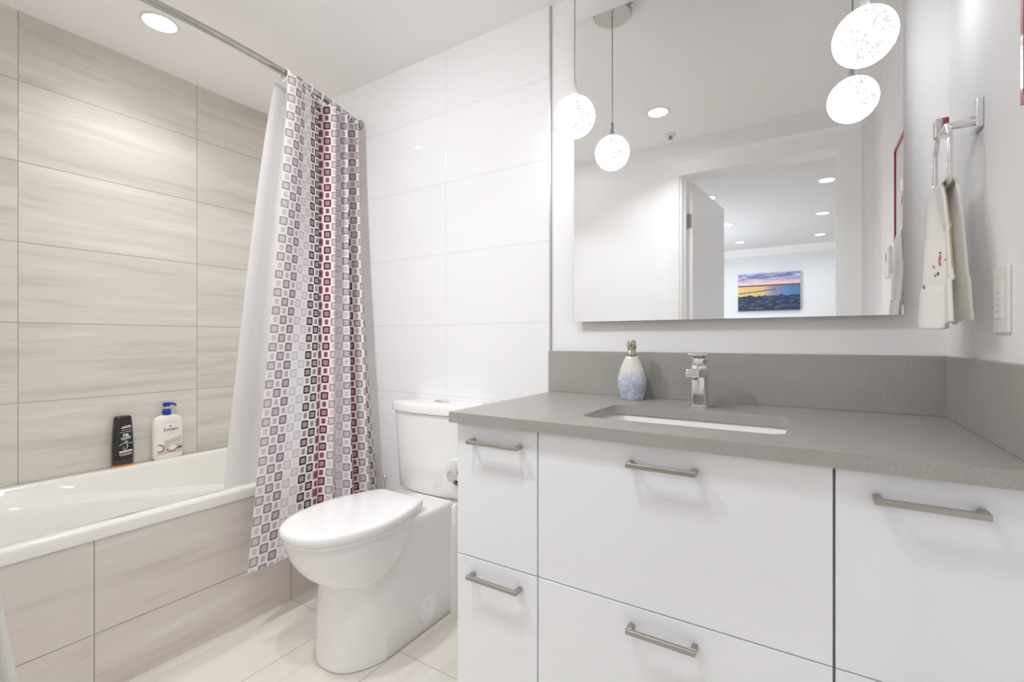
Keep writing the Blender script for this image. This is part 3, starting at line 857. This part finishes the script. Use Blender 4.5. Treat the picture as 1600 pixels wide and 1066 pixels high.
# faucet
fx_, fy_ = -0.256, 1.385
t = thing('faucet', (fx_, fy_, ZK), 'single lever chrome basin faucet behind the sink', 'faucet')
b = B()
loft(b, [rrect(fx_ - h, fx_ + h, fy_ - h, fy_ + h, r_, ZK + z) for h, r_, z in ((.026, .014, 0), (.026, .014, .003), (.0225, .013, .005), (.022, .012, .06), (.0225, .013, .075), (.0228, .013, .112), (.021, .013, .116))])
obj('body', b, M['chrome'], t, smooth=True).modifiers.new('split', 'EDGE_SPLIT').split_angle = R(40)
b = B()
loft(b, [[(fx_ + sx * hw, y, ZK + z + hz * s2) for sx, s2 in ((-1, -1), (1, -1), (1, 1), (-1, 1))] for y, z, hw, hz in ((fy_ - .015, .094, .020, .014), (fy_ - .05, .096, .019, .0125), (fy_ - .09, .0975, .018, .011), (fy_ - .100, .0975, .0175, .0105))])
obj('spout', b, M['chrome'], t, bevel=0.004, bseg=3)
b = B(); lathe(b, [(0.011, .080), (0.011, .088)], (fx_, fy_ - .084, ZK), 16)
obj('aerator', b, M['satin'], t)
b = B()
lathe(b, [(0.0205, .1165), (0.0215, .120), (0.0215, .134), (0.018, .138)], (fx_, fy_, ZK), 28)
loft(b, [[(fx_ + sx * hw, y, ZK + z + s2 * hz) for sx, s2 in ((-1, -1), (1, -1), (1, 1), (-1, 1))] for y, z, hw, hz in ((fy_ + .024, .141, .021, .004), (fy_ - .02, .143, .022, .004), (fy_ - .06, .146, .020, .003), (fy_ - .068, .147, .018, .0025))])
obj('lever', b, M['chrome'], t, smooth=True, bevel=0.0015).modifiers.new('split', 'EDGE_SPLIT').split_angle = R(40)

# soap dispenser
sx_, sy_ = -0.465, 1.432
t = thing('soap_dispenser', (sx_, sy_, ZK), 'frosted teardrop soap dispenser with blue gel and metal pump on counter', 'soap dispenser')
pf = [(.030, 0), (.033, .002), (.0335, .008), (.038, .022), (.0425, .040), (.0435, .054), (.041, .074), (.034, .098), (.025, .120), (.0175, .134), (.0145, .138)]
b = loft(B(), [sup(sx_, sy_, h * 1.06, h * .74, ZK + z, 2.0, 40) for h, z in pf])
obj('bottle', b, M['dispenser'], t, smooth=True)
b = B(); lathe(b, [(.0155, .1375), (.016, .139), (.016, .148), (.0125, .151), (.0125, .160), (.0135, .161), (.0135, .178), (.011, .184), (.0, .186)], (sx_, sy_, ZK), 28)
lathe(b, [(.0055, 0), (.0045, -.034)], (sx_, sy_ - .008, ZK + .172), 14, 'Y')
obj('pump', b, M['nickel'], t, smooth=True).modifiers.new('split', 'EDGE_SPLIT').split_angle = R(50)

# toilet paper on its holder, on the vanity side
px_, pz_ = -0.842, 0.643
t = thing('toilet_paper_holder', (-0.775, 1.03, pz_), 'chrome toilet paper holder on the side of the vanity', 'paper holder')
b = B()
box(b, -0.7815, -0.7755, 0.985, 1.025, pz_ - .02, pz_ + .02)
tube(b, [(-0.781, 1.005, pz_), (-0.832, 1.005, pz_), (-0.840, 1.008, pz_), (px_, 1.016, pz_), (px_, 1.15, pz_)], 0.0065, 12)
obj('arm', b, M['chrome'], t, smooth=True).modifiers.new('split', 'EDGE_SPLIT').split_angle = R(50)
b = B(); lathe(b, [(.016, 0), (.016, .01)], (px_, 1.010, pz_), 24, 'Y')
obj('end_cap', b, M['chrome'], t)
RC = pz_ - 0.0125
t = thing('toilet_paper_roll', (px_, 1.09, RC), 'white toilet paper roll hanging beside the vanity in front of the tank', 'toilet paper')
b = B()
n_ = 48
pr_ = [(.020, 1.035), (.052, 1.035), (.054, 1.037), (.054, 1.138), (.052, 1.140), (.020, 1.140)]
lathe(b, pr_ + pr_[:1], (px_, 0, RC), n_, 'Y', False, False)
obj('paper', b, M['paper'], t, smooth=True).modifiers.new('split', 'EDGE_SPLIT').split_angle = R(40)
b = B(); pr_ = [(.0190, 1.0345), (.0199, 1.0345), (.0199, 1.1405), (.0190, 1.1405)]
lathe(b, pr_ + pr_[:1], (px_, 0, RC), n_, 'Y', False, False)
obj('core', b, M['board'], t, smooth=True)

# ================================================================= mirror and pendants
MX0, MX1, MZ0, MZ1 = -0.691, 0.2025, 1.0862, 2.128
t = thing('mirror', ((MX0 + MX1) / 2, YM, MZ0), 'large frameless rectangular mirror on the wall above the vanity', 'mirror')
obj('glass', bx(MX0, MX1, YM, YM + 0.005, MZ0, MZ1), M['mirror'], t)
obj('backing', bx(MX0 + .02, MX1 - .02, YM + 0.0055, YP, MZ0 + .02, MZ1 - .02), M['carcass'], t)

def pendant(x, label):
    y, zg, r_ = 1.330, 1.716, 0.0625
    t = thing('pendant_light', (x, y, ZC), label, 'pendant light', 'pendant lights in front of the mirror')
    b = B(); lathe(b, [(.066, ZC), (.070, ZC - .003), (.070, ZC - .022), (.067, ZC - .026), (0, ZC - .027)], (x, y, 0), 48)
    cn = obj('canopy', b, M['satin'], t, smooth=True); cn.modifiers.new('split', 'EDGE_SPLIT').split_angle = R(50)
    for sg in (-1, 1):
        b = B()
        lathe(b, [(.0045, 0), (.0045, .006 * sg), (.003, .008 * sg), (.0, .008 * sg)], (x + sg * .0695, y, ZC - .012), 12, 'X')
        obj('screw', b, M['chrome'], cn, smooth=True)
    b = B(); lathe(b, [(.0018, ZC - .027), (.0018, zg + .112)], (x, y, 0), 8)
    obj('cord', b, M['cord'], t, smooth=True)
    b = B(); lathe(b, [(.003, zg + .113), (.0055, zg + .108), (.007, zg + .09), (.012, zg + .068), (.015, zg + .056)], (x, y, 0), 24)
    obj('socket_cone', b, M['frost'], t, smooth=True)
    b = B(); bmesh.ops.create_uvsphere(b, u_segments=48, v_segments=32, radius=r_)
    bmesh.ops.translate(b, verts=b.verts, vec=(x, y, zg))
    gl = obj('globe', b, M['globe'], t, smooth=True)
    return t
pendant(-0.613, 'pendant lamp with lit crackle glass globe at left of the mirror')
pendant(0.111, 'pendant lamp with lit crackle glass globe at right of the mirror')

# ================================================================= right wall
t = thing('light_switch', (XR, 1.152, 1.034), 'white light switch plate on right wall above the side splash', 'light switch')
obj('plate', bx(XR - .006, XR, 1.113, 1.190, 1.034, 1.152), M['white_plastic'], t, bevel=0.003)
sw_ = obj('paddle', bx(XR - .0085, XR - .005, 1.135, 1.168, 1.060, 1.127), M['white_plastic'], t, bevel=0.001)
b = B()
for z_ in (1.072, 1.083, 1.094, 1.105): box(b, XR - .0089, XR - .0084, 1.146, 1.157, z_, z_ + .0012)
obj('markings', b, M['grey_plastic'], sw_)
t = thing('thermostat', (XR, 0.50, 1.285), 'white wall control by the red picture, seen in the mirror', 'thermostat')
obj('cover', bx(XR - .012, XR, .447, .560, 1.287, 1.409), M['white_plastic'], t, bevel=0.002)
obj('display', bx(XR - .0125, XR - .0115, .475, .51, 1.352, 1.385), M['grey_plastic'], t)

t = thing('picture_frame', (XR, 0.87, 1.386), 'red framed picture hanging on right wall near the towel ring', 'picture')
FY0, FY1, FZ0, FZ1 = 0.707, 1.030, 1.386, 1.748
b = B()
fd = 0.013; fw = 0.011
box(b, XR - fd, XR, FY0, FY0 + fw, FZ0, FZ1); box(b, XR - fd, XR, FY1 - fw, FY1, FZ0, FZ1)
box(b, XR - fd, XR, FY0 + fw, FY1 - fw, FZ0, FZ0 + fw); box(b, XR - fd, XR, FY0 + fw, FY1 - fw, FZ1 - fw, FZ1)
obj('frame', b, M['red_frame'], t)
obj('mat_board', bx(XR - .007, XR - .001, FY0 + fw, FY1 - fw, FZ0 + fw, FZ1 - fw), M['mat_board'], t)
obj('print', bx(XR - .0076, XR - .0069, FY0 + .07, FY1 - .07, FZ0 + .08, FZ1 - .08), M['print'], t)

# towel ring
RX, RY0, RY1, RZ0, RZ1 = 0.236, 1.222, 1.348, 1.332, 1.450
t = thing('towel_ring', (XR, 1.287, 1.47), 'squared chrome towel ring on right wall holding a white hand towel', 'towel ring')
obj('mount_plate', bx(XR - .010, XR, 1.262, 1.312, 1.443, 1.500), M['chrome'], t, bevel=0.0015)
b = B(); lathe(b, [(.0095, XR - .009), (.0095, RX + .004)], (0, 1.287, 1.463), 20, 'X')
box(b, RX - .012, RX + .010, 1.274, 1.300, 1.442, 1.478)
obj('post', b, M['chrome'], t, bevel=0.001)
c_ = 0.028
pts = []
for (ya, za) in ((RY0, RZ0 + .012), (RY0, RZ1 - c_), (RY0 + c_ * .8, RZ1), (RY1 - c_ * .8, RZ1), (RY1, RZ1 - c_), (RY1, RZ0 + .012), (RY1 - .012, RZ0), (RY0 + .012, RZ0)):
    pts.append((RX, ya, za))
full = []
for a, c in zip(pts, pts[1:] + pts[:1]):
    for q in range(5): full.append(tuple(lerp(a[i], c[i], q / 5) for i in range(3)))
obj('ring', tube(B(), full, 0.0048, 12, closed=True), M['chrome'], t, smooth=True)

# hand towel hanging over the ring's lower bar
t = thing('hand_towel', (RX, 1.28, 1.045), 'white hand towel with red embroidered flower hanging from the ring', 'towel')
def towel_pt(a, bb):
    """a: -1 front bottom .. 0 over the bar .. 1 back bottom; bb: 0 near .. 1 far"""
    if abs(a) < 0.04:
        q = a / 0.04
        th = q * PI / 2
        rr_ = 0.0125
        x = RX + rr_ * math.sin(th); z = RZ0 + rr_ * math.cos(th) - 0.004
        y = lerp(RY0 + .006, RY1 - .006, bb)
        f = 0.0
    else:
        s = (abs(a) - 0.04) / 0.96
        k = s ** 0.8
        ff = (math.sin(bb * 2 * PI * 1.6 + 0.9) - math.sin(0.9)) * 0.010 + (math.sin(bb * 2 * PI * 3.1 + 2.1) - math.sin(2.1)) * 0.004
        zt = RZ0 - 0.004
        if a < 0:
            x = lerp(RX - .0125, lerp(0.222, 0.195, bb), s ** .6) - ff * min(1, s * 2.5) * 1.0
            y = lerp(lerp(RY0 + .006, RY1 - .006, bb), lerp(1.118, 1.362, bb), s ** .5)
            z = lerp(zt, 1.050 + 0.006 * math.sin(bb * 7 + 1), s)
            bd = math.exp(-((s - .70) / .012) ** 2) + math.exp(-((s - .33) / .012) ** 2)
            x += 0.0022 * bd
            if s > .70: x -= 0.003
        else:
            x = lerp(RX + .0125, 0.254, k) + ff * min(1, s * 2.5) * 0.4
            y = lerp(lerp(RY0 + .006, RY1 - .006, bb), lerp(1.168, 1.345, bb), k)
            z = lerp(zt, 1.058 + 0.004 * math.sin(bb * 9), s)
            if s > .70: x += 0.002
    return (x, y, z)
av = [-1 + 0.96 * i / 60 for i in range(61)] + [-0.04 + 0.08 * i / 10 for i in range(1, 11)] + [0.04 + 0.96 * i / 60 for i in range(1, 61)]
b = B()
G = [[b.verts.new(towel_pt(a, i / 44)) for i in range(45)] for a in av]
for r0, r1 in zip(G[:-1], G[1:]):
    for i in range(44): b.faces.new((r0[i], r0[i + 1], r1[i + 1], r1[i]))
obj('cloth', b, M['terry'], t, smooth=True, solid=0.0055)
# edge seam on the near side, and the embroidery
b = B(); tube(b, [Vector(towel_pt(-0.03 - 0.62 * i / 24, 0.0)) + Vector((0.001, -.0012, 0)) for i in range(25)], 0.0011, 6)
obj('edge_seam', b, M['seam'], t)
def emb(name, spots, m):
    b = B()
    for s, bb, ln, an, wd in spots:
        p = Vector(towel_pt(-(0.04 + 0.96 * s), bb)); 
        c = Vector((p.x - 0.0042, p.y, p.z))
        d_ = Vector((0, math.cos(an), math.sin(an))) * ln / 2
        d_ *= .85; wd *= .8
        tube(b, [c - d_, c - d_ * .4, c + d_ * .4, c + d_], [0.0003, wd, wd, 0.0003], 8)
    obj(name, b, m, t)
emb('embroidered_flower', [(.50, .50, .018, 2.0, .0026), (.515, .44, .014, .2, .0026), (.53, .50, .018, 1.2, .0024), (.485, .50, .014, 1.5, .002), (.55, .54, .012, .9, .002)], M['thread_red'])
emb('embroidered_leaves', [(.455, .50, .008, .4, .0022), (.605, .51, .010, 1.7, .0028), (.615, .53, .010, .6, .002), (.69, .62, .014, 1.0, .0016)], M['thread_green'])

# ================================================================= bath towel on a bar on the door wall
t = thing('towel_bar', (-1.05, YD, 1.08), 'chrome towel bar on the wall beside the doorway', 'towel bar')
b = B()
tube(b, [(-1.34, YD + .075, 1.08), (-0.80, YD + .075, 1.08)], 0.008, 12)
for x in (-1.34, -0.80):
    tube(b, [(x, YD + .006, 1.08), (x, YD + .075, 1.08)], 0.008, 12); box(b, x - .02, x + .02, YD, YD + .007, 1.06, 1.10)
obj('bar', b, M['chrome'], t, smooth=True).modifiers.new('split', 'EDGE_SPLIT').split_angle = R(50)
BW0, BW1 = -1.28, -0.812
def bt(a, s):
    z0_ = 1.08
    if abs(a) < .06:
        th = a / .06 * PI / 2
        y = YD + .075 - .016 * math.sin(th) * -1; z = z0_ + .016 * math.cos(th) - .002
        return (lerp(BW0, BW1, s), y, z)
    q = (abs(a) - .06) / .94
    f = math.sin(s * 2 * PI * 2.2) * .008 + .003 * math.sin(s * 31)
    if a > 0: return (lerp(BW0, BW1, s), YD + .091 + .080 * q + f * q * (1 - s) , lerp(z0_, .46, q))
    return (lerp(BW0, BW1, s), YD + .059 - .03 * q + f * .5 * q, lerp(z0_, .50, q))
av = [-1 + .94 * i / 30 for i in range(31)] + [-.06 + .12 * i / 8 for i in range(1, 9)] + [.06 + .94 * i / 40 for i in range(1, 41)]
b = B()
G = [[b.verts.new(bt(a, i / 50)) for i in range(51)] for a in av]
for r0, r1 in zip(G[:-1], G[1:]):
    for i in range(50): b.faces.new((r0[i], r0[i + 1], r1[i + 1], r1[i]))
tag(obj('bath_towel', b, M['terry2'], smooth=True, solid=0.010, origin=(-1.05, YD + .08, .46)), 'white bath towel hanging on a bar, at the lower left edge', 'towel')
